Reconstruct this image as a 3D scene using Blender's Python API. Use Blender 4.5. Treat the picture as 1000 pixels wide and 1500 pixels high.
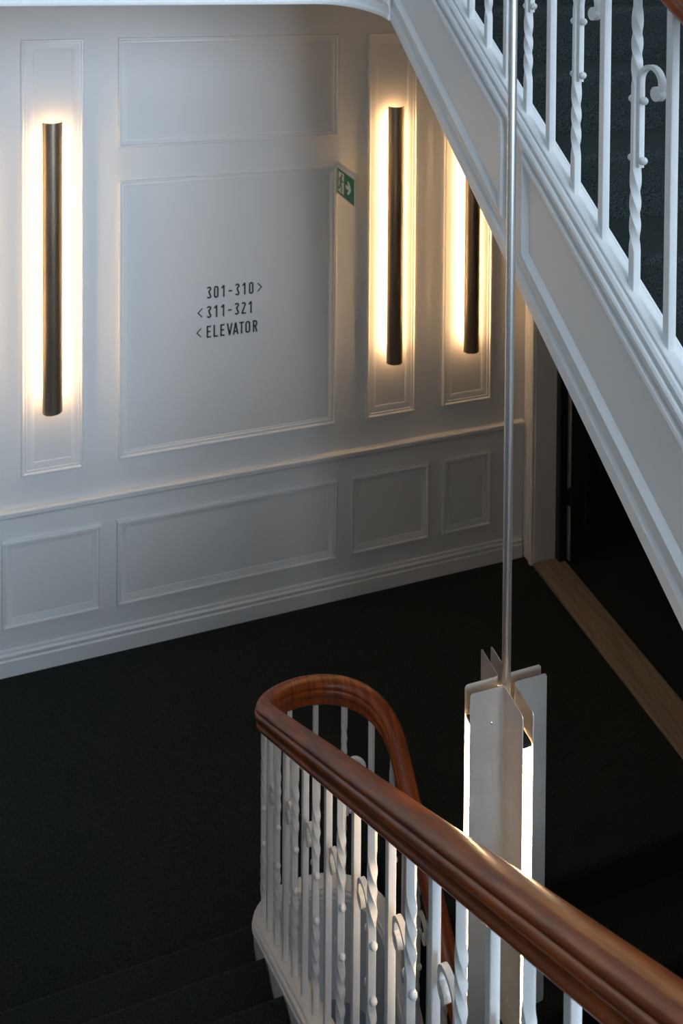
import bpy, bmesh, math, random
from mathutils import Vector, Matrix

random.seed(7)
for o in list(bpy.data.objects):
    bpy.data.objects.remove(o)
scene = bpy.context.scene
COL = scene.collection

# ------------------------------------------------------------------ camera
EYE = Vector((0.0, 0.0, 3.6))
F_PX, CY_PX, YAW, PITCH, ROLL = 1238.33, -19.91, 0.3121, 0.0198, 0.0063
cam_d = bpy.data.cameras.new('camera')
cam = bpy.data.objects.new('camera', cam_d)
COL.objects.link(cam)
cam_d.sensor_fit = 'VERTICAL'
cam_d.sensor_height = 36.0
cam_d.lens = F_PX / 1500.0 * 36.0
cam_d.shift_y = -(750.0 - CY_PX) / 1500.0
cam_d.clip_start = 0.05
fwd = Vector((math.sin(YAW) * math.cos(PITCH), math.cos(YAW) * math.cos(PITCH), -math.sin(PITCH)))
rgt = Vector((math.cos(YAW), -math.sin(YAW), 0))
upv = rgt.cross(fwd)
r2 = rgt * math.cos(ROLL) + upv * math.sin(ROLL)
u2 = -rgt * math.sin(ROLL) + upv * math.cos(ROLL)
cam.matrix_world = Matrix(((r2.x, u2.x, -fwd.x, EYE.x), (r2.y, u2.y, -fwd.y, EYE.y), (r2.z, u2.z, -fwd.z, EYE.z), (0, 0, 0, 1)))
cam_d.dof.use_dof = True
cam_d.dof.focus_distance = 2.0
cam_d.dof.aperture_fstop = 6.3
scene.camera = cam

# ------------------------------------------------------------------ world, daylight, exposure
world = bpy.data.worlds.new('world')
scene.world = world
world.use_nodes = True
bg = world.node_tree.nodes['Background']
bg.inputs[0].default_value = (0.62, 0.80, 1.0, 1)
bg.inputs[1].default_value = 1.0
# daylight coming in through the half-landing window behind the viewer
WIN = (0.35, 2.45, 2.60, 6.00)      # x0, x1, z0, z1 of the window opening
dl = bpy.data.lights.new('window_daylight', 'AREA')
dl.shape = 'RECTANGLE'
dl.size = WIN[1] - WIN[0]
dl.size_y = WIN[3] - WIN[2]
dl.energy = 560.0
dl.color = (0.66, 0.82, 1.0)
dlo = bpy.data.objects.new('window_daylight', dl)
COL.objects.link(dlo)
dlo.location = ((WIN[0] + WIN[1]) / 2, -5.12, (WIN[2] + WIN[3]) / 2)
dlo.rotation_euler = (math.radians(90), 0, 0)
dlo.rotation_euler = Vector((0, 1, 0)).to_track_quat('-Z', 'Y').to_euler()
# daylight through the rooflight above the stairwell
SKY = (0.75, 2.45, -1.9, 1.1)        # x0, x1, y0, y1 of the rooflight opening
rl = bpy.data.lights.new('rooflight_daylight', 'AREA')
rl.shape = 'RECTANGLE'
rl.size = SKY[1] - SKY[0]
rl.size_y = SKY[3] - SKY[2]
rl.energy = 42.0
rl.color = (0.66, 0.82, 1.0)
rlo = bpy.data.objects.new('rooflight_daylight', rl)
COL.objects.link(rlo)
rlo.location = ((SKY[0] + SKY[1]) / 2, (SKY[2] + SKY[3]) / 2, 6.56)
vs = scene.view_settings
vs.view_transform = 'Standard'
vs.look = 'None'
vs.gamma = 1.0
vs.use_curve_mapping = False
vs.exposure = 0.0

# ------------------------------------------------------------------ materials
def mat(name, color, rough=0.5, metal=0.0, spec=0.5, noise=None, bump=None, emit=None, coat=0.0, sheen=0.0):
    """noise=(scale, amount, detail, stretch) varies the colour; bump=(scale, strength, stretch)"""
    m = bpy.data.materials.new(name)
    m.use_nodes = True
    nt = m.node_tree
    b = nt.nodes['Principled BSDF']
    b.inputs['Base Color'].default_value = (*color, 1)
    b.inputs['Roughness'].default_value = rough
    b.inputs['Metallic'].default_value = metal
    b.inputs['Specular IOR Level'].default_value = spec
    b.inputs['Coat Weight'].default_value = coat
    b.inputs['Coat Roughness'].default_value = 0.12
    if sheen:
        b.inputs['Sheen Weight'].default_value = sheen
        b.inputs['Sheen Roughness'].default_value = 0.45
        b.inputs['Sheen Tint'].default_value = (0.45, 0.6, 0.55, 1)
    tc = nt.nodes.new('ShaderNodeTexCoord')
    def tex(scale, detail, stretch):
        mp = nt.nodes.new('ShaderNodeMapping')
        mp.inputs['Scale'].default_value = stretch
        nt.links.new(tc.outputs['Object'], mp.inputs['Vector'])
        n = nt.nodes.new('ShaderNodeTexNoise')
        n.inputs['Scale'].default_value = scale
        n.inputs['Detail'].default_value = detail
        nt.links.new(mp.outputs['Vector'], n.inputs['Vector'])
        return n
    if noise:
        sc, lo, hi, det, st = noise
        n = tex(sc, det, st)
        r = nt.nodes.new('ShaderNodeValToRGB')
        r.color_ramp.elements[0].position = 0.35
        r.color_ramp.elements[1].position = 0.65
        r.color_ramp.elements[0].color = (*lo, 1)
        r.color_ramp.elements[1].color = (*hi, 1)
        nt.links.new(n.outputs['Fac'], r.inputs['Fac'])
        nt.links.new(r.outputs['Color'], b.inputs['Base Color'])
    if bump:
        sc, stren, st = bump
        n = tex(sc, 3.0, st)
        bm_ = nt.nodes.new('ShaderNodeBump')
        bm_.inputs['Strength'].default_value = stren
        bm_.inputs['Distance'].default_value = 0.004
        nt.links.new(n.outputs['Fac'], bm_.inputs['Height'])
        nt.links.new(bm_.outputs['Normal'], b.inputs['Normal'])
    if emit:
        b.inputs['Emission Color'].default_value = (*emit[0], 1)
        b.inputs['Emission Strength'].default_value = emit[1]
    return m

M = {}
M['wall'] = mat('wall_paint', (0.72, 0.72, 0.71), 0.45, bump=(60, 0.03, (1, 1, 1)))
M['low_bounce_wall'] = mat('low_bounce_grey', (0.30, 0.30, 0.29), 0.5)  # grey made up for the unseen left wall, to cut its bounced light
M['trim'] = mat('trim_paint', (0.74, 0.74, 0.73), 0.35, bump=(90, 0.03, (1, 1, 1)))
M['iron'] = mat('white_iron_paint', (0.76, 0.76, 0.75), 0.33, bump=(160, 0.06, (1, 1, 1)))
M['carpet'] = mat('carpet_pile', (0.012, 0.016, 0.015), 0.95, spec=0.1, noise=(260, (0.0030, 0.0040, 0.0038), (0.029, 0.037, 0.035), 4, (1, 1, 1)), bump=(320, 1.0, (1, 1, 1)), sheen=0.05)
M['wood'] = mat('mahogany', (0.17, 0.042, 0.013), 0.36, spec=0.35, coat=0.12, noise=(10, (0.14, 0.026, 0.006), (0.30, 0.068, 0.011), 3, (6, .5, .5)), bump=(60, 0.02, (5, .4, .4)))
M['steel'] = mat('brushed_steel', (0.62, 0.57, 0.51), 0.48, 0.85, noise=(7, (0.56, 0.515, 0.46), (0.68, 0.63, 0.57), 5, (1, 1, 1)), bump=(60, 0.05, (6, 6, .15)))
M['pole'] = mat('polished_pole', (0.68, 0.67, 0.65), 0.34, 1.0)
M['bronze'] = mat('dark_bronze', (0.3, 0.25, 0.19), 0.36, 0.9, noise=(9, (0.25, 0.205, 0.155), (0.36, 0.30, 0.23), 4, (1, 1, .2)))
M['led'] = mat('warm_led', (1, 1, 1), 0.5, emit=((1.0, 0.61, 0.29), 32.0))
M['led_pendant'] = mat('warm_white_led', (1, 1, 1), 0.5, emit=((1.0, 0.67, 0.36), 42.0))
M['black'] = mat('black_vinyl', (0.016, 0.02, 0.018), 0.5)
M['dark_metal'] = mat('dark_metal', (0.05, 0.05, 0.05), 0.4, 0.9)
M['green_door'] = mat('dark_green_gloss', (0.010, 0.028, 0.015), 0.22)
M['frame_dark'] = mat('door_frame_dark', (0.008, 0.014, 0.009), 0.3)
M['cream'] = mat('cream_edge', (0.48, 0.42, 0.33), 0.5)
M['threshold'] = mat('threshold_wood', (0.24, 0.19, 0.15), 0.4, noise=(6, (0.19, 0.15, 0.12), (0.29, 0.235, 0.185), 4, (6, .6, 1)))
M['sign_green'] = mat('sign_green', (0.008, 0.16, 0.06), 0.35)
M['sign_white'] = mat('sign_white', (0.80, 0.80, 0.78), 0.4)
M['sign_edge'] = mat('sign_edge', (0.62, 0.66, 0.50), 0.3)
M['plastic'] = mat('white_plastic', (0.72, 0.71, 0.69), 0.4)
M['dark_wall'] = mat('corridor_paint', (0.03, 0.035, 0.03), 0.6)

# ------------------------------------------------------------------ helpers
ORG = {}      # world origin of every object (no rotation on parents)
def link(o, parent=None, origin=(0, 0, 0)):
    COL.objects.link(o)
    origin = Vector(origin)
    ORG[o.name] = origin
    if parent is not None:
        o.parent = parent
        o.location = origin - ORG[parent.name]
    else:
        o.location = origin
    return o

def mesh(name, verts, faces, smooth=False, origin=(0, 0, 0), angle=35):
    org = Vector(origin)
    me = bpy.data.meshes.new(name)
    me.from_pydata([tuple(Vector(v) - org) for v in verts], [], faces)
    bm = bmesh.new(); bm.from_mesh(me)
    bmesh.ops.remove_doubles(bm, verts=bm.verts, dist=1e-6)
    bmesh.ops.recalc_face_normals(bm, faces=bm.faces)
    if smooth:
        lim = math.radians(angle)
        for f in bm.faces: f.smooth = True
        for e in bm.edges:
            e.smooth = not (len(e.link_faces) == 2 and e.calc_face_angle(0) > lim)
    bm.to_mesh(me); bm.free()
    return me

def obj(name, vf, material, parent=None, smooth=False, origin=None, angle=35):
    verts, faces = vf
    if origin is None:
        xs = [v[0] for v in verts]; ys = [v[1] for v in verts]; zs = [v[2] for v in verts]
        origin = ((min(xs) + max(xs)) / 2, (min(ys) + max(ys)) / 2, min(zs))
    me = mesh(name, verts, faces, smooth, origin, angle)
    me.materials.append(M[material])
    return link(bpy.data.objects.new(name, me), parent, origin)

def inst(src, name, parent, origin, rotz=0.0):
    o = bpy.data.objects.new(name, src)
    link(o, parent, origin)
    o.rotation_euler.z = rotz
    return o

def thing(name, label, cat, origin, group=None):
    o = bpy.data.objects.new(name, None)
    o.empty_display_size = 0.1
    link(o, None, origin)
    tag(o, label, cat, group)
    return o

def tag(o, label, cat, group=None):
    o['label'] = label; o['category'] = cat
    if group: o['group'] = group
    return o

def struct(o, label=None, cat=None):
    o['kind'] = 'structure'
    if label: o['label'] = label
    if cat: o['category'] = cat
    return o

def join(*parts):
    V, F = [], []
    for v, f in parts:
        n = len(V); V += list(v); F += [[i + n for i in q] for q in f]
    return V, F

def box(x0, x1, y0, y1, z0, z1):
    v = [(x, y, z) for x in (x0, x1) for y in (y0, y1) for z in (z0, z1)]
    return v, [(0, 1, 3, 2), (4, 6, 7, 5), (0, 4, 5, 1), (2, 3, 7, 6), (0, 2, 6, 4), (1, 5, 7, 3)]

def bevel_box(x0, x1, y0, y1, z0, z1, b):
    bm = bmesh.new()
    v, f = box(x0, x1, y0, y1, z0, z1)
    vv = [bm.verts.new(p) for p in v]
    for q in f: bm.faces.new([vv[i] for i in q])
    bmesh.ops.recalc_face_normals(bm, faces=bm.faces)
    bmesh.ops.bevel(bm, geom=bm.edges[:] , offset=b, segments=2, affect='EDGES', profile=0.5)
    bm.verts.ensure_lookup_table()
    out = [tuple(p.co) for p in bm.verts], [[p.index for p in q.verts] for q in bm.faces]
    bm.free()
    return out

def prism(poly, fn, a, b):
    """poly 2D -> fn(p, t) 3D, extruded from t=a to t=b"""
    n = len(poly)
    V = [fn(p, a) for p in poly] + [fn(p, b) for p in poly]
    F = [list(range(n))[::-1], list(range(n, 2 * n))] + [[i, (i + 1) % n, n + (i + 1) % n, n + i] for i in range(n)]
    return V, F

def sweep(path, prof, cap=True, closed=True):
    """path: list of (pos, horizontal unit normal); prof: list of (u along normal, v up)"""
    V, F = [], []
    n = len(prof)
    for p, nn in path:
        for u, v in prof:
            V.append((p[0] + nn[0] * u, p[1] + nn[1] * u, p[2] + v))
    lim = n if closed else n - 1
    for i in range(len(path) - 1):
        for j in range(lim):
            k = (j + 1) % n
            F.append((i * n + j, i * n + k, (i + 1) * n + k, (i + 1) * n + j))
    if cap and closed:
        F.append(list(range(n))[::-1])
        F.append([(len(path) - 1) * n + j for j in range(n)])
    return V, F

def inset(poly, d):
    """mitred inset of a counter-clockwise polygon"""
    out = []
    n = len(poly)
    for i in range(n):
        p0, p1, p2 = Vector(poly[i - 1]), Vector(poly[i]), Vector(poly[(i + 1) % n])
        e1 = (p1 - p0).normalized(); e2 = (p2 - p1).normalized()
        n1 = Vector((-e1.y, e1.x)); n2 = Vector((-e2.y, e2.x))
        b = (n1 + n2); b = b / max(1e-6, b.dot(n1))
        out.append(tuple(p1 + b * d))
    return out

def frame(poly, prof, fn, fill=False):
    """ring moulding: prof [(inset, height)], fn((a, b), h) -> 3D"""
    V, F = [], []
    n = len(poly)
    for d, h in prof:
        V += [fn(p, h) for p in inset(poly, d)]
    for i in range(len(prof) - 1):
        for j in range(n):
            k = (j + 1) % n
            F.append((i * n + j, i * n + k, (i + 1) * n + k, (i + 1) * n + j))
    if fill:
        F.append([(len(prof) - 1) * n + j for j in range(n)])
    return V, F

def cyl(c, r, z0, z1, seg=24, r1=None):
    r1 = r if r1 is None else r1
    V = [(c[0] + r * math.cos(2 * math.pi * i / seg), c[1] + r * math.sin(2 * math.pi * i / seg), z0) for i in range(seg)]
    V += [(c[0] + r1 * math.cos(2 * math.pi * i / seg), c[1] + r1 * math.sin(2 * math.pi * i / seg), z1) for i in range(seg)]
    F = [list(range(seg))[::-1], list(range(seg, 2 * seg))] + [(i, (i + 1) % seg, seg + (i + 1) % seg, seg + i) for i in range(seg)]
    return V, F

def sphere(c, r, seg=12, rings=8, sq=(1, 1, 1)):
    V = [(c[0], c[1], c[2] + r * sq[2])]; F = []
    for i in range(1, rings):
        t = math.pi * i / rings
        for j in range(seg):
            a = 2 * math.pi * j / seg
            V.append((c[0] + r * sq[0] * math.sin(t) * math.cos(a), c[1] + r * sq[1] * math.sin(t) * math.sin(a), c[2] + r * sq[2] * math.cos(t)))
    V.append((c[0], c[1], c[2] - r * sq[2])); last = len(V) - 1
    for j in range(seg):
        k = (j + 1) % seg
        F.append((0, 1 + j, 1 + k))
        for i in range(rings - 2):
            F.append((1 + i * seg + j, 1 + (i + 1) * seg + j, 1 + (i + 1) * seg + k, 1 + i * seg + k))
        F.append((last, 1 + (rings - 2) * seg + k, 1 + (rings - 2) * seg + j))
    return V, F

# ------------------------------------------------------------------ dimensions (metres)
YB = 4.548                    # face of the panelled back wall
XL, XR = -0.97, 2.68          # side walls
YF = -5.0                     # window wall of the half landing
H = 3.83                      # storey height
RIS = H / 22.0                # riser
SL = 0.6857                   # pitch of the flights
GO = RIS / SL                 # going
YLN = 2.94                    # first riser of the rising flight
YRN = 2.86                    # landing nosing of the other flights
XA, XBR = 0.655, 1.155        # baluster planes either side of the well
XC, RAD, YC = 0.905, 0.25, 2.83
ZTOP = 6.4
def nose_left(y): return RIS + (YLN - y) * SL
def nose_right(y): return -(YRN - y) * SL
def nose_upper(y): return H - (YRN - y) * SL

# ------------------------------------------------------------------ room shell
wb = struct(obj('wall_back', box(XL - .2, XR + .2, YB, YB + .2, -3.9, ZTOP), 'wall', origin=(.86, YB, 0)),
            'white panelled wall behind the landing with wall lights and room numbers', 'wall')
DY0, DY1, DZ = 2.98, 4.44, 2.30          # doorway in the right wall
wr = struct(obj('wall_right', join(box(XR, XR + .2, YF - .2, DY0, -3.9, ZTOP), box(XR, XR + .2, DY1, YB, -3.9, ZTOP),
                box(XR, XR + .2, DY0, DY1, DZ, ZTOP), box(XR, XR + .2, DY0, DY1, -3.9, -.005)), 'wall', origin=(XR, 2, 0)),
            'white side wall with the dark green doorway under the upper flight', 'wall')
wl = struct(obj('wall_left', box(XL - .2, XL, YF - .2, YB, -3.9, ZTOP), 'low_bounce_wall'), 'unseen side wall beside the rising flight, greyed to cut bounced light', 'wall')
x0, x1, z0, z1 = WIN
wf = struct(obj('wall_front', join(box(XL - .2, x0, YF - .2, YF, -3.9, ZTOP), box(x1, XR + .2, YF - .2, YF, -3.9, ZTOP),
                box(x0, x1, YF - .2, YF, -3.9, z0), box(x0, x1, YF - .2, YF, z1, ZTOP)), 'wall'), 'white wall with the tall half landing window', 'wall')
struct(obj('ceiling', join(box(XL - .2, SKY[0], YF - .2, YB + .2, ZTOP, ZTOP + .1), box(SKY[1], XR + .2, YF - .2, YB + .2, ZTOP, ZTOP + .1),
           box(SKY[0], SKY[1], YF - .2, SKY[2], ZTOP, ZTOP + .1), box(SKY[0], SKY[1], SKY[3], YB + .2, ZTOP, ZTOP + .1)), 'wall'), 'plain white ceiling high above the stairwell', 'ceiling')
win = struct(obj('window_1', join(*[box(x, x + .05, YF - .09, YF - .03, z0, z1) for x in (x0, x1 - .05)],
                 *[box(x0 + .05, x1 - .05, YF - .09, YF - .03, z, z + .05) for z in (z0, z1 - .05)],
                 box((x0 + x1) / 2 - .025, (x0 + x1) / 2 + .025, YF - .09, YF - .03, z0 + .05, z1 - .05)), 'trim'), 'tall white framed window above the half landing', 'window')

# landing floor with a round cut-out for the stairwell
arc = [(XC + .24 * math.cos(math.pi * (1 - i / 24)), YC + .24 * math.sin(math.pi * (1 - i / 24))) for i in range(25)]
poly = [(XL, YB), (XL, YLN - .03), (XC - .24, YLN - .03)] + [a for a in arc if a[1] > YLN and (a[0] < XC or a[1] > YRN + GO + .03)] + [(XC + .24, YRN + GO + .03), (XR, YRN + GO + .03), (XR, YB)]
poly = [p for i, p in enumerate(poly)]
def slab(poly, zb, zt): return prism(poly[::-1], lambda p, t: (p[0], p[1], t), zb, zt)
struct(obj('floor', slab(poly, -.33, 0), 'carpet'), 'dark green black carpet covering the landing', 'floor')
struct(obj('floor', box(XL, XR, YF, .36, -RIS * 11 - .3, -RIS * 11), 'carpet'), 'carpeted half landing below the doorway level', 'floor')
struct(obj('floor', box(XL, XR, YF, YLN - 10 * GO, RIS * 11 - .3, RIS * 11), 'carpet'), 'carpeted half landing above the rising flight', 'floor')
struct(obj('floor', box(XL, XR, .36, YB, -3.9, -H), 'carpet'), 'carpeted floor at the foot of the stairwell', 'floor')
# upper landing: carpet on a white soffit slab with a moulded, rounded edge
YU = 3.11
XFU = XBR - .035
qa = [(XC + (XFU - XC) * math.sin(math.pi / 2 * i / 14), 2.87 + (YU - 2.87) * math.cos(math.pi / 2 * i / 14)) for i in range(15)]
upoly = [(XL, YB), (XL, YU + .02)] + [(p[0], p[1] + .02) for p in qa] + [(XFU + .02, YRN + .04), (XR, YRN + .04), (XR, YB)]
struct(obj('ceiling', slab(upoly, 3.475, H - .012), 'wall'), 'white underside of the landing above with a rounded edge', 'ceiling')
struct(obj('floor', slab(upoly, H - .012, H), 'carpet'), 'carpet of the landing above', 'floor')
# fascia along that edge
ub = nose_upper(2.87) - .42
edge = [(XL + .01 + (XC - XL - .01) * i / 6, YU, 3.468) for i in range(6)]
for i, p in enumerate(qa):
    t = i / 14.0
    edge.append((p[0], p[1], 3.468 + (ub - 3.468) * (t * t * (1.6 - .6 * t))))
pth = []
for i, p in enumerate(edge):
    a = Vector(edge[max(0, i - 1)]); b = Vector(edge[min(len(edge) - 1, i + 1)])
    d = (b - a); d.z = 0; d.normalize()
    pth.append((p, (d.y, -d.x)))          # normal towards the well
fas_prof = [(-.03, 0), (.014, 0), (.018, .006), (.018, .016), (.012, .022), (.012, .05), (.016, .054), (.020, .062), (.016, .072), (.008, .08), (.008, .36), (-.03, .36)]
tr = struct(obj('trim_1', sweep(pth, fas_prof), 'trim', smooth=True), 'white moulded fascia curving round the edge of the landing above', 'trim')

# ------------------------------------------------------------------ wall panelling
def wmap(p, h): return (p[0], YB - h, p[1])
def rect(x0, x1, z0, z1): return [(x0, z0), (x1, z0), (x1, z1), (x0, z1)]
P_LIGHT = [(0, -.002), (0, .015), (.003, .019), (.010, .020), (.014, .017), (.015, .012), (.022, .013), (.026, .012), (.027, .008), (.040, .0085), (.0605, .003), (.062, -.002)]
P_WIDE = [(0, -.002), (0, .014), (.003, .018), (.010, .018), (.013, .014), (.014, .008), (.023, .010), (.028, .009), (.030, .004), (.039, .003), (.040, -.002)]
P_LOW = [(0, -.002), (0, .015), (.003, .019), (.011, .019), (.014, .014), (.015, .008), (.022, .010), (.027, .008), (.046, .002), (.048, -.002)]
SC_X = (-.078, 1.782, 2.270)
panels = [(rect(-.230, .074, 1.010, 3.236), P_LIGHT), (rect(1.630, 1.934, 1.014, 3.238), P_LIGHT), (rect(2.112, 2.428, 1.014, 3.238), P_LIGHT),
          (rect(-.74, -.42, 1.010, 3.236), P_LIGHT),
          (rect(.247, 1.453, 2.662, 3.237), P_WIDE), (rect(.250, 1.444, 1.018, 2.488), P_WIDE),
          (rect(-.320, .163, .240, .687), P_LOW), (rect(.242, 1.455, .238, .689), P_LOW), (rect(1.542, 2.028, .240, .688), P_LOW), (rect(2.118, 2.434, .241, .688), P_LOW),
          (rect(-.74, -.40, .240, .687), P_LOW)]
for r_, p_ in panels:
    obj('panel_moulding', frame(r_, p_, wmap), 'trim', wb, smooth=True, angle=25)
def xrun(prof, x0, x1):      # prof (out from wall, z)
    return prism(prof, lambda p, t: (t, YB - p[0], p[1]), x0, x1)
obj('dado_rail', xrun([(-.002, .795), (.008, .796), (.010, .806), (.018, .810), (.026, .818), (.026, .828), (.034, .834), (.034, .845), (.028, .850), (-.002, .851)][::-1], XL, XR - .03), 'trim', wb, smooth=True, angle=25)
struct(obj('baseboard_back', xrun([(-.002, 0), (.022, 0), (.022, .078), (.017, .084), (.017, .092), (.021, .097), (.021, .106), (.012, .114), (.010, .126), (-.002, .130)][::-1], XL, XR - .03), 'trim', smooth=True, angle=25),
       'white moulded skirting board along the panelled wall', 'baseboard')

# ------------------------------------------------------------------ doorway in the right wall
cas = [(0, 0), (.012, 0), (.020, .006), (.020, .018), (.014, .024), (.014, .060), (.019, .066), (.024, .080), (.024, .094), (.018, .100), (0, .100)]
# casing runs up the wall between the doorway and the back-wall corner
def cmap(p, t): return (XR - p[0], DY1 + .004 + .1 - p[1], t)
struct(obj('trim_2', prism(cas, cmap, .0, DZ + .1), 'trim', smooth=True, angle=25), 'white moulded casing in the corner beside the doorway', 'trim')
struct(obj('trim_3', prism(cas, lambda p, t: (XR - p[0], DY0 - .1 + p[1], t), .0, DZ + .1), 'trim', smooth=True, angle=25), 'white moulded door casing behind the upper flight', 'trim')
struct(obj('trim_4', prism(cas, lambda p, t: (XR - p[0], t, DZ + .1 - p[1]), DY0, DY1), 'trim', smooth=True, angle=25), 'white moulded casing over the doorway', 'trim')
tag(obj('door_threshold', bevel_box(2.668, 2.869, DY0 + .005, DY1 - .005, 0.0, .02, .004), 'threshold'), 'bare wooden threshold strip across the doorway', 'threshold')
dr = struct(thing('door_1', 'dark green panelled door standing open against a white door jamb', 'door', (2.905, 4.40, .01)))
obj('jamb', box(2.825, 2.875, 4.395, DY1, 0.02, DZ), 'frame_dark', dr)
ang = math.radians(7.0)
HX, HY = 2.903, 4.392
def leaf(p, h, dz=0):    # p = (along, z), h towards the viewer
    c, s = math.cos(ang), math.sin(ang)
    return (HX + p[0] * c + h * s, HY + p[0] * s - h * c, p[1])
obj('leaf', prism(rect(.0, .80, .012, 2.22), lambda p, t: leaf(p, t), -.042, 0), 'green_door', dr)
obj('edge_strip', prism(rect(-.009, -.001, .012, 2.22), lambda p, t: leaf(p, t), -.03, -.004), 'cream', dr)
P_DOOR = [(0, -.001), (0, .010), (.006, .014), (.014, .012), (.022, .005), (.032, -.001)]
obj('panel_moulding', frame(rect(.10, .70, .17, .74), P_DOOR, leaf), 'green_door', dr, smooth=True)
obj('panel_moulding', frame(rect(.10, .70, .86, 2.06), P_DOOR, leaf), 'green_door', dr, smooth=True)
ov = [(.40 + .20 * math.cos(2 * math.pi * i / 40), .455 + .19 * math.sin(2 * math.pi * i / 40)) for i in range(40)]
obj('oval_moulding', frame(ov, P_DOOR, leaf), 'green_door', dr, smooth=True)
for z in (.36, 1.85):
    hp = obj('hinge', join(cyl((2.893, 4.383), .009, z, z + .11, 12), box(2.872, 2.893, 4.386, 4.39, z + .005, z + .105)), 'dark_metal', dr, smooth=True)
# corridor behind the doorway
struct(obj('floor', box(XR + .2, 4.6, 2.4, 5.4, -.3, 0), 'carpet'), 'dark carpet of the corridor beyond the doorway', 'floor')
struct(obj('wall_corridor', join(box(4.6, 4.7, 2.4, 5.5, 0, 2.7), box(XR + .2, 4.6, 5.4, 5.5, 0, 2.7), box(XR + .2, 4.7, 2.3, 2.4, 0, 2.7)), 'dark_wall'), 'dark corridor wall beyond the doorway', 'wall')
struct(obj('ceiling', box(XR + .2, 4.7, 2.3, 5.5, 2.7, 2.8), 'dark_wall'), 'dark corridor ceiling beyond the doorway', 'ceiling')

# ------------------------------------------------------------------ stairs
def step_mesh(x0, x1):
    """carpeted step with a rounded nosing; nosing at y=0 facing +y, tread top z=0"""
    r = .022
    prof = [(-GO - .03, -RIS - .10), (-GO - .03, 0)]
    prof += [(-r + r * math.sin(math.pi / 2 * i / 5) + .008, -r + r * math.cos(math.pi / 2 * i / 5)) for i in range(6)]
    prof += [(.006, -.032), (0, -.042), (-.002, -RIS), (-.06, -RIS - .04)]
    v, f = prism(prof, lambda p, t: (t, p[0], p[1]), x0, x1)
    me = mesh('step', v, f, True, (0, 0, 0), 40)
    me.materials.append(M['carpet'])
    return me
fl = thing('stair_flight', 'dark carpeted flight rising from the landing past the mahogany handrail', 'stairs', (-.17, YLN, 0))
fd = thing('stair_flight', 'dark carpeted flight going down from the landing behind the hanging lamp', 'stairs', (1.93, YRN, 0))
fu = thing('stair_flight', 'upper carpeted flight with a white panelled stringer over the doorway', 'stairs', (1.93, .3, H / 2))
sm_l = step_mesh(XL + .003, XA - .0425)
sm_r = step_mesh(XBR + .036, XR - .003)
for k in range(10):
    inst(sm_l, 'step', fl, (0, YLN - .025 - GO * k, RIS * (k + 1)))
# flights on the right face the camera: nosing towards -y (rotate the same mesh by 180 degrees)
sm_rr = step_mesh(-(XR - .003), -(XBR + .036))
for k in range(11):
    inst(sm_rr, 'step', fd, (0, YRN - GO * k, -RIS * k), math.pi)
    if k < 10:
        inst(sm_rr, 'step', fu, (0, YRN - GO * (10 - k), H - RIS * (10 - k)), math.pi)

# well path: h = pitch line of the nosings
DROP = .028
def well_path(y_near_l, y_near_r, n=28, part='all', drop=DROP):
    L = math.pi * RAD
    h0, h1 = nose_left(YC), nose_right(YC)
    mm = -SL * L
    out = []
    left = [((XA, y_near_l + (YC - y_near_l) * i / 10, nose_left(y_near_l + (YC - y_near_l) * i / 10)), (1, 0)) for i in range(10)]
    mid = []
    for i in range(n + 1):
        s = i / n; a = math.pi * (1 - s)
        h = (2 * s**3 - 3 * s**2 + 1) * h0 + (s**3 - 2 * s**2 + s) * mm + (-2 * s**3 + 3 * s**2) * h1 + (s**3 - s**2) * mm - (.034 + drop) * math.sin(math.pi * s)**2
        mid.append(((XC + RAD * math.cos(a), YC + RAD * math.sin(a), h), (-math.cos(a), -math.sin(a))))
    right = [((XBR, YC + (y_near_r - YC) * i / 10, nose_right(YC + (y_near_r - YC) * i / 10)), (-1, 0)) for i in range(1, 11)]
    if part == 'left': return left + mid[:n // 2 + 1]
    if part == 'right': return mid[n // 2:] + right
    return left + mid + right
def well_at(s):
    """arc-length position on the well path measured from the left springing"""
    L = math.pi * RAD
    if s < 0: return (XA, YC + s, nose_left(YC + s)), 0.0
    if s > L: return (XBR, YC - (s - L), nose_right(YC - (s - L))), -math.pi
    t = s / L; a = math.pi * (1 - t)
    h0, h1 = nose_left(YC), nose_right(YC); mm = -SL * L
    h = (2 * t**3 - 3 * t**2 + 1) * h0 + (t**3 - 2 * t**2 + t) * mm + (-2 * t**3 + 3 * t**2) * h1 + (t**3 - t**2) * mm - (.034 + DROP) * math.sin(math.pi * t)**2
    return (XC + RAD * math.cos(a), YC + RAD * math.sin(a), h), -math.pi * t
upper_path = [((XBR, .33 + (2.875 - .33) * i / 12, nose_upper(.33 + (2.875 - .33) * i / 12)), (1, 0)) for i in range(13)]

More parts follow.
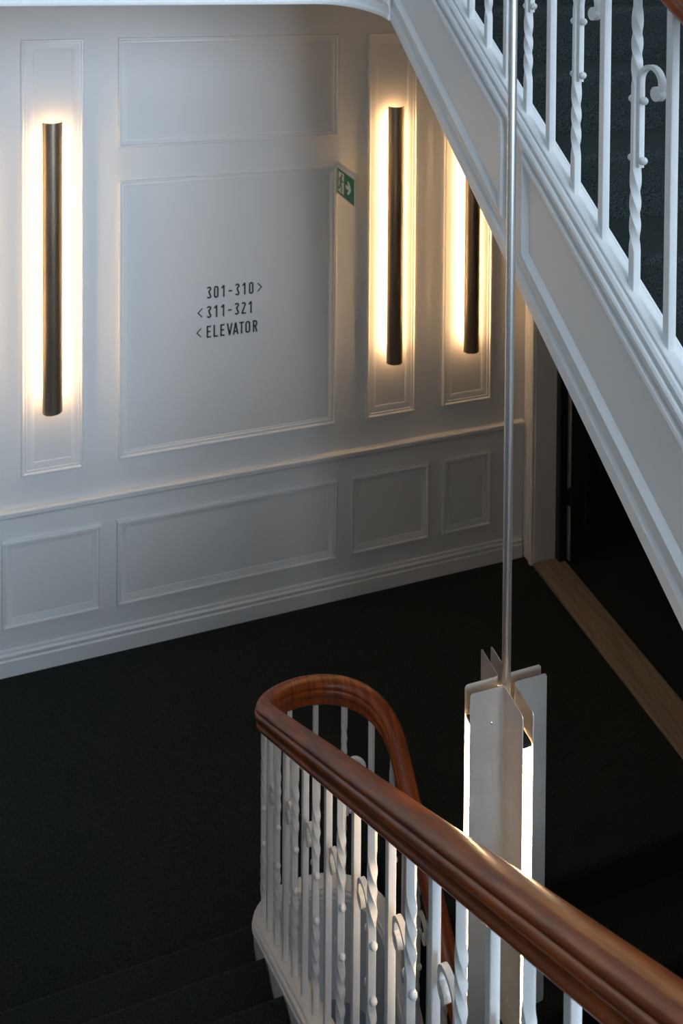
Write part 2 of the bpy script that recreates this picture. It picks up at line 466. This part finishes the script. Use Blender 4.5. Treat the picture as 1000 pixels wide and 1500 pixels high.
CAPT = .010
cap_prof = [(-u, CAPT - v) for u, v in ((.020, 0), (.022, .002), (.022, .011), (.026, .006), (.032, .007), (.037, .014), (.037, .021), (.0345, .026), (.0345, .032), (.041, .034), (.044, .040), (.044, .051), (.039, .057), (.036, .068), (.0355, .080), (.030, .082))]
cap_low = [(-u, CAPT - v) for u, v in ((.025, 0), (.027, .0015), (.027, .007), (.031, .005), (.036, .007), (.039, .012), (.039, .016), (.037, .019), (.037, .022), (.041, .024), (.0425, .028), (.0415, .034), (.037, .038), (.030, .040))]
cap_low = cap_low + [(-u, v) for u, v in cap_low[::-1]]
cap_prof = cap_prof + [(-u, v) for u, v in cap_prof[::-1]]
str_prof = [(-.036, CAPT - .036), (-.036, -.42), (.036, -.42), (.036, CAPT - .036)]
for part, par in (('left', fl), ('right', fd)):
    p = well_path(.43, .36, part=part)
    obj('stringer', sweep(p, str_prof), 'trim', par, smooth=True, angle=30)
    obj('stringer_cap', sweep(p, cap_low), 'trim', par, smooth=True, angle=28)
us = [(-.034, CAPT - .06), (-.034, -.372), (-.038, -.376), (-.042, -.382), (-.042, -.42), (.034, -.42), (.034, CAPT - .06)]
obj('stringer', sweep(upper_path, us), 'trim', fu, smooth=True, angle=25)
obj('stringer_cap', sweep(upper_path, cap_prof), 'trim', fu, smooth=True, angle=28)
XF = XBR - .034
P_STR = [(0, -.002), (0, .005), (.004, .010), (.012, .012), (.020, .008), (.026, .003), (.034, -.002)]
def smap(p, h): return (XF - h, p[0], p[1])
for ya, yb in ((2.84, 2.03), (1.93, 1.12), (1.02, .40)):
    q = [(ya, nose_upper(ya) - .33), (yb, nose_upper(yb) - .33), (yb, nose_upper(yb) - .062), (ya, nose_upper(ya) - .062)]
    obj('panel_moulding', frame([(b_, a_) for a_, b_ in [(z, y) for y, z in q]][::-1], P_STR, smap), 'trim', fu, smooth=True, angle=25)
obj('soffit', sweep([(p, n) for p, n in [((0, pp[0][1], pp[0][2]), (1, 0)) for pp in upper_path]], [(XBR + .034, -.40), (XBR + .034, -.42), (XR - .003, -.42), (XR - .003, -.40)]), 'wall', fu)
obj('soffit', sweep([((0, y, nose_left(y)), (1, 0)) for y in (.43, 2.9)], [(XL + .003, -.40), (XL + .003, -.42), (XA - .034, -.42), (XA - .034, -.40)]), 'wall', fl)
obj('soffit', sweep([((0, y, nose_right(y)), (1, 0)) for y in (.36, 2.9)], [(XBR + .034, -.40), (XBR + .034, -.42), (XR - .003, -.42), (XR - .003, -.40)]), 'wall', fd)

# ------------------------------------------------------------------ balusters
BL = 0.69          # clear length, cap to rail
EXT = 0.014
def bar(twists, s=.0185):
    """square bar from z=-EXT to BL+EXT; twists = [(z0, z1, turns)]"""
    zs = [-EXT]
    for a, b, t in twists:
        zs += [a + (b - a) * i / 26 for i in range(27)]
    zs.append(BL + EXT)
    V, F = [], []
    c = .0012; h = s / 2
    ring = [(-h + c, -h), (h - c, -h), (h, -h + c), (h, h - c), (h - c, h), (-h + c, h), (-h, h - c), (-h, -h + c)]
    for z in zs:
        ang_ = 0.0
        for a, b, t in twists:
            f = min(1, max(0, (z - a) / (b - a)))
            f = f * f * (3 - 2 * f) * .35 + f * .65
            ang_ -= t * 2 * math.pi * f
        ca, sa = math.cos(ang_), math.sin(ang_)
        V += [(x * ca - y * sa, x * sa + y * ca, z) for x, y in ring]
    n = 8
    for i in range(len(zs) - 1):
        F += [(i * n + j, i * n + (j + 1) % n, (i + 1) * n + (j + 1) % n, (i + 1) * n + j) for j in range(n)]
    F += [list(range(n))[::-1], [(len(zs) - 1) * n + j for j in range(n)]]
    return V, F
def iron_mesh(name, vf, angle=30):
    me = mesh(name, vf[0], vf[1], True, (0, 0, 0), angle)
    me.materials.append(M['iron'])
    return me
ME_PLAIN = iron_mesh('plain_bar', bar([]))
ME_TWIST = iron_mesh('twisted_bar', bar([(.080, .255, .80), (.435, .605, .80)]))
def scroll():
    """flat cane-shaped strip in the local y-z plane, curling downhill (+y), ending in a disc"""
    t, w = .0048, .0065
    c0 = .0142
    pts = [(c0, .262), (c0, .30), (c0, .36), (c0, .42), (c0, .442)]
    R_ = .0335; cy, cz = c0 + R_, .446
    for i in range(1, 15):
        a = math.pi * (1 - i / 14 * 1.12)
        pts.append((cy + R_ * math.cos(a), cz + R_ * math.sin(a)))
    V, F = [], []
    for i, p in enumerate(pts):
        a = Vector(pts[max(0, i - 1)]); b = Vector(pts[min(len(pts) - 1, i + 1)])
        d = (b - a).normalized(); n = Vector((-d.y, d.x))
        for u, x in ((-t, -w), (t, -w), (t, w), (-t, w)):
            V.append((x, p[0] + n.x * u, p[1] + n.y * u))
    for i in range(len(pts) - 1):
        F += [(i * 4 + j, i * 4 + (j + 1) % 4, (i + 1) * 4 + (j + 1) % 4, (i + 1) * 4 + j) for j in range(4)]
    F += [(3, 2, 1, 0), tuple((len(pts) - 1) * 4 + j for j in range(4))]
    dc = (cy + R_ - .0125, cz - .020)
    disc = prism([(dc[0] + .0155 * math.cos(2 * math.pi * i / 20), dc[1] + .0155 * math.sin(2 * math.pi * i / 20)) for i in range(20)], lambda p, x: (x, p[0], p[1]), -.0075, .0075)
    return join((V, F), disc)
ME_SCROLL = iron_mesh('scroll', scroll())
ME_BALL = iron_mesh('ball', sphere((0, 0, 0), .0088, 12, 8), 80)

def add_baluster(parent, pos, rot, twisted, longer=0.0):
    base = (pos[0], pos[1], pos[2] + CAPT)
    b = inst(ME_TWIST if twisted else ME_PLAIN, 'baluster', parent, base, rot)
    b.scale.z = 1 + longer / BL
    if not twisted: return
    s = bpy.data.objects.new('scroll', ME_SCROLL); COL.objects.link(s); s.parent = b
    for z in (.278, .405):
        for y in (.0142 + .0048 + .0062, -.00925 - .0045):
            o = bpy.data.objects.new('ball', ME_BALL); COL.objects.link(o); o.parent = b; o.location = (0, y, z)

rail_half = [(0, .087), (.012, .0862), (.021, .0830), (.0275, .0772), (.0310, .0715), (.0308, .0680), (.0272, .0650), (.0272, .0625), (.0320, .0600), (.0352, .0545), (.0360, .0480),
             (.0342, .0420), (.0292, .0365), (.0255, .0310), (.0245, .0240), (.0258, .0180), (.0290, .0140), (.0292, .0075), (.0262, .0020), (.0215, .0)]
rail_prof = rail_half + [(-u, v) for u, v in rail_half[::-1] if u > 0]
rail_prof = [(u, v + .700) for u, v in rail_prof]

bal = thing('stair_balustrade', 'white wrought iron balustrade with mahogany handrail turning round the stairwell', 'balustrade', (XC, YC, 0))
rp = well_path(.44, .50, n=40, drop=0)
obj('handrail', sweep(rp, rail_prof), 'wood', bal, smooth=True, angle=50, origin=(XC, YC, .7))
SP = .1126
for j in range(-20, 26):
    s = .057 + SP * j
    pos, rot = well_at(s)
    if pos[1] < .50: continue
    add_baluster(bal, pos, rot, j % 2 == 0, DROP * math.sin(-rot)**2)
bal2 = thing('stair_balustrade', 'white wrought iron balustrade standing on the upper panelled stringer', 'balustrade', (XBR, .4, 2.1))
obj('handrail', sweep(upper_path, rail_prof), 'wood', bal2, smooth=True, angle=50)
for k in range(-12, 10):
    y = 1.521 + .1122 * k
    if y < .45 or y > 2.85: continue
    add_baluster(bal2, (XBR, y, nose_upper(y)), math.pi, k % 2 == 0)

# ------------------------------------------------------------------ wall lights
SZ0, SZ1 = 1.345, 2.822
def sconce(x, label):
    t = thing('wall_light', label, 'wall light', (x, YB, SZ0), 'long half-round wall lights')
    ax = YB - .052
    R_, th = .0485, .0025
    n = 22
    outer = [(x + R_ * math.cos(a), ax + R_ * math.sin(a)) for a in [math.radians(-5 - 170 * i / n) for i in range(n + 1)]]
    inner = [(x + (R_ - th) * math.cos(a), ax + (R_ - th) * math.sin(a)) for a in [math.radians(-5 - 170 * i / n) for i in range(n + 1)]]
    m = n + 1
    V = [(p[0], p[1], z) for z in (SZ0, SZ1) for p in outer + inner]
    F = []
    for i in range(n):
        F += [(i, i + 1, 2 * m + i + 1, 2 * m + i), (m + i + 1, m + i, 3 * m + i, 3 * m + i + 1), (i, m + i, m + i + 1, i + 1), (2 * m + i, 2 * m + i + 1, 3 * m + i + 1, 3 * m + i)]
    F += [(0, 2 * m, 3 * m, m), (n, m + n, 3 * m + n, 2 * m + n)]
    obj('shade', (V, F), 'bronze', t, smooth=True, angle=40)
    obj('light_strip', box(x - .021, x + .021, YB - .056, YB - .040, SZ0 + .05, SZ1 - .05), 'led', t)
    for z in (SZ0 + .25, (SZ0 + SZ1) / 2, SZ1 - .28):
        obj('mounting_bracket', join(box(x - .010, x + .010, YB - .099, YB - .056, z, z + .03), box(x - .010, x + .010, YB - .056, YB + .001, z, z + .03)), 'dark_metal', t)
    return t
sconce(SC_X[0], 'long bronze half-round wall light across the lettered panel from the exit sign')
sconce(SC_X[1], 'long bronze half-round wall light next to the green exit sign')
sconce(SC_X[2], 'long bronze half-round wall light nearest the doorway, partly behind the stringer')
sconce(-.58, 'long bronze half-round wall light nearest the unseen left side wall')

# ------------------------------------------------------------------ lettering
CH, SW = .066, .0088
def arcp(cx, cy, rx, ry, a0, a1, n=10):
    return [(cx + rx * math.cos(math.radians(a0 + (a1 - a0) * i / n)), cy + ry * math.sin(math.radians(a0 + (a1 - a0) * i / n))) for i in range(n + 1)]
W_, Hh = .0262, CH
h_ = SW / 2
def stadium(w):
    r = w / 2 - h_
    return arcp(w / 2, Hh - h_ - r, r, r, 180, 0) + arcp(w / 2, h_ + r, r, r, 0, -180) + [(h_, Hh - h_ - r)]
def glyph(ch):
    w = W_; r = w / 2 - h_; l, rr, t, b = h_, w - h_, Hh - h_, h_
    if ch == '0': return [stadium(w)], w
    if ch == 'O': return [stadium(.028)], .028
    if ch == '1': return [[(w * .62, 0), (w * .62, Hh)], [(w * .62, Hh - .002), (w * .12, Hh - .016)]], w
    if ch == '-': return [[(.003, Hh * .46), (w - .003, Hh * .46)]], w
    if ch == '3':
        return [arcp(w / 2, t - r, r, r, 165, -70, 12) + [(w * .38, Hh * .53)], [(w * .38, Hh * .53), (w * .55, Hh * .53)] + arcp(w / 2, b + r, r, r, 60, -165, 12)], w
    if ch == '2':
        return [arcp(w / 2, t - r, r, r, 165, -25, 12) + [(l, b + .002)], [(l - .003, b), (w, b)]], w
    if ch == 'E': return [[(l, 0), (l, Hh)], [(l, t), (w - .002, t)], [(l, Hh * .52), (w - .005, Hh * .52)], [(l, b), (w - .002, b)]], w
    if ch == 'L': return [[(l, 0), (l, Hh)], [(l, b), (w - .001, b)]], w
    if ch == 'V': return [[(l - .002, Hh), (w * .55, 0)], [(w * 1.1 - l + .002, Hh), (w * .55, 0)]], w * 1.1
    if ch == 'A': return [[(l - .002, 0), (w * .55, Hh)], [(w * 1.1 - l + .002, 0), (w * .55, Hh)], [(w * .25, Hh * .25), (w * .85, Hh * .25)]], w * 1.1
    if ch == 'T': return [[(w / 2, 0), (w / 2, Hh)], [(0, t), (w, t)]], w
    if ch == 'R':
        q = Hh * .145
        return [[(l, 0), (l, Hh)], [(l, t), (w * .5, t)] + arcp(w * .52, t - Hh * .2, rr - w * .52, Hh * .2, 85, -85, 10) + [(l, t - Hh * .4)], [(w * .5, t - Hh * .4), (rr + .001, 0)]], w
    if ch == '>': return [[(.003, Hh * .86), (.0255, Hh * .50), (.003, Hh * .14)]], .027
    if ch == '<': return [[(.0245, Hh * .86), (.002, Hh * .50), (.0245, Hh * .14)]], .027
    return [], .02
def ribbon(pts, w, x0, z0, y):
    V, F = [], []
    n = len(pts)
    for i, p in enumerate(pts):
        a = Vector(pts[max(0, i - 1)]); b = Vector(pts[min(n - 1, i + 1)]); p = Vector(p)
        if 0 < i < n - 1:
            d1 = (p - a).normalized(); d2 = (b - p).normalized()
            n1 = Vector((-d1.y, d1.x)); n2 = Vector((-d2.y, d2.x)); nn = n1 + n2
            nn = nn / max(.5, nn.dot(n1))
        else:
            d = (b - a).normalized(); nn = Vector((-d.y, d.x))
        for s in (-1, 1):
            q = p + nn * (s * w / 2)
            V.append((x0 + q.x, y, z0 + q.y))
    F = [(2 * i, 2 * i + 1, 2 * i + 3, 2 * i + 2) for i in range(n - 1)]
    return V, F
sg = thing('wall_lettering', 'black room number and elevator direction lettering on the large wall panel', 'lettering', (.84, YB, 1.598))
def line(chars, z):
    parts = []
    k = 0
    for c, x in chars:
        st, w = glyph(c)
        for s in st:
            parts.append(ribbon(s, SW * (.72 if c in '<>' else 1), x, z, YB - .0012 - .0001 * (k % 7)))
            k += 1
    return join(*parts)
def run(txt, x, adv): return [(c, x + adv * i) for i, c in enumerate(txt)]
obj('text_line', line(run('301-310', .711, .0386) + [('>', .988)], 1.812), 'black', sg)
obj('text_line', line([('<', .663)] + run('311-321', .711, .0380), 1.706), 'black', sg)
obj('text_line', line([('<', .657)] + run('ELEV', .711, .0372) + [('A', .856), ('T', .890), ('O', .9235), ('R', .9655)], 1.598), 'black', sg)

# ------------------------------------------------------------------ exit sign
XS = 1.452
ex = thing('exit_sign', 'green emergency exit sign hanging from a white tube bracket on the wall', 'sign', (XS, YB, 2.335))
def ycyl(x, z, r, y0, y1, seg=20):
    return prism([(x + r * math.cos(2 * math.pi * i / seg), z + r * math.sin(2 * math.pi * i / seg)) for i in range(seg)], lambda p, t: (p[0], t, p[1]), y0, y1)
obj('bracket_tube', ycyl(XS, 2.4975, .0165, 4.224, YB + .001), 'plastic', ex, smooth=True)
obj('end_cap', ycyl(XS, 2.4975, .0178, 4.216, 4.226), 'plastic', ex, smooth=True)
pl = obj('sign_plate', bevel_box(XS - .0045, XS + .0045, 4.232, 4.543, 2.334, 2.486, .001), 'sign_edge', ex)
xf = XS - .0045
def face(poly, off): return prism(poly, lambda p, t: (t, p[0], p[1]), xf - off, xf - off + .0004)
def rc(y0, y1, z0, z1): return [(y0, z0), (y1, z0), (y1, z1), (y0, z1)]
gp = obj('green_face', face(rc(4.243, 4.536, 2.341, 2.481), .0006), 'sign_green', ex)
# local coordinates on the face: a = distance from the wall end (reads left to right), b = height
def fa(pts): return [(4.536 - a, 2.341 + b) for a, b in pts]
obj('door_symbol', face(fa([(.018, .012), (.118, .012), (.118, .128), (.018, .128)]), .0012), 'sign_white', ex)
def limb(p, q, w):
    p, q = Vector(p), Vector(q); d = (q - p).normalized(); n = Vector((-d.y, d.x)) * w / 2
    return [tuple(p + n), tuple(p - n), tuple(q - n), tuple(q + n)]
man = [[(.080 + .011 * math.cos(2 * math.pi * i / 14), .112 + .011 * math.sin(2 * math.pi * i / 14)) for i in range(14)],
       limb((.076, .100), (.056, .062), .022), limb((.056, .064), (.082, .046), .014), limb((.081, .050), (.076, .018), .012),
       limb((.056, .064), (.042, .036), .014), limb((.046, .036), (.020, .032), .012),
       limb((.074, .094), (.094, .076), .010), limb((.092, .078), (.110, .084), .009), limb((.068, .096), (.042, .092), .010), limb((.044, .094), (.034, .072), .009)]
obj('running_figure', join(*[face(fa(m_), .0018 + .00005 * i) for i, m_ in enumerate(man)]), 'sign_green', ex)
arrow = [(.150, .060), (.150, .080), (.200, .080), (.176, .104), (.205, .104), (.245, .070), (.205, .036), (.176, .036), (.200, .060)]
obj('arrow_symbol', face(fa(arrow), .0012), 'sign_white', ex)

# ------------------------------------------------------------------ hanging lamp in the stairwell
PX, PY, PT, PB = .905, 1.608, 2.060, 1.325
G, A = .0246, .0805
pd = thing('pendant_lamp', 'cross-shaped brushed steel lamp with glowing slots hanging on a long rod', 'pendant lamp', (PX, PY, PB))
obj('rod', cyl((PX, PY), .0096, PB + .1, ZTOP - .02, 24), 'pole', pd, smooth=True)
obj('ceiling_plate', cyl((PX, PY), .06, ZTOP - .022, ZTOP, 32), 'steel', pd, smooth=True)
TH = .0016
def wing(sx, sy):
    """L-shaped folded sheet: corner by the rod, one wing along x, one along y, rounded free corners"""
    rb = .006          # fold radius
    cx, cyy = PX + sx * G / 2, PY + sy * G / 2
    plan = [(cx + sx * A, cyy)]
    plan += [(cx + sx * A * f, cyy) for f in (.985, .96, .925, .5, .2)]
    plan += [(cx + sx * (rb - rb * math.sin(math.pi / 2 * i / 6)), cyy + sy * (rb - rb * math.cos(math.pi / 2 * i / 6))) for i in range(7)]
    plan += [(cx, cyy + sy * A * f) for f in (.2, .5, .925, .96, .985)] + [(cx, cyy + sy * A)]
    n = len(plan)
    # rounded outer corners
    drop = [.006, .0034, .0011, 0] + [0] * (n - 8) + [0, .0011, .0034, .006]
    V, F = [], []
    for i, p in enumerate(plan):
        a = Vector(plan[max(0, i - 1)]); b = Vector(plan[min(n - 1, i + 1)])
        d = (b - a).normalized(); nn = Vector((-d.y, d.x)) * TH / 2
        for s in (-1, 1):
            for z in (PB + drop[i], PT - drop[i]):
                V.append((p[0] + nn.x * s, p[1] + nn.y * s, z))
    for i in range(n - 1):
        q = 4 * i; r = q + 4
        F += [(q, q + 1, r + 1, r), (q + 2, r + 2, r + 3, q + 3), (q + 1, q + 3, r + 3, r + 1), (q, r, r + 2, q + 2)]
    F += [(0, 2, 3, 1), (4 * n - 4, 4 * n - 3, 4 * n - 1, 4 * n - 2)]
    o = obj('steel_wing', (V, F), 'steel', pd, smooth=True, angle=40)
    for z in (PT - .075, PB + .075):
        for (x, y, ax) in ((cx + sx * A * .36, cyy + sy * TH / 2, 'y'), (cx + sx * TH / 2, cyy + sy * A * .36, 'x')):
            sq = (1, .45, 1) if ax == 'y' else (.45, 1, 1)
            obj('screw', sphere((x, y, z), .0033, 10, 6, sq), 'pole', o, smooth=True, angle=80)
for sx in (-1, 1):
    for sy in (-1, 1):
        wing(sx, sy)
e0, e1 = .022, A + G / 2 - .003
gw = G / 2 - TH / 2 - .0012
for dx, dy in ((1, 0), (-1, 0), (0, 1), (0, -1)):
    def arm(a0, a1, w, z0, z1):
        if dx: return box(PX + min(dx * a0, dx * a1), PX + max(dx * a0, dx * a1), PY - w, PY + w, z0, z1)
        return box(PX - w, PX + w, PY + min(dy * a0, dy * a1), PY + max(dy * a0, dy * a1), z0, z1)
    obj('light_strip', arm(e0, e1, gw, PB + .070, PT - .072), 'led_pendant', pd)
    for za, zb in ((PT - .072, PT - .064), (PB + .062, PB + .070)):
        obj('end_cap', arm(.0105, e1, gw, za, zb), 'dark_metal', pd)
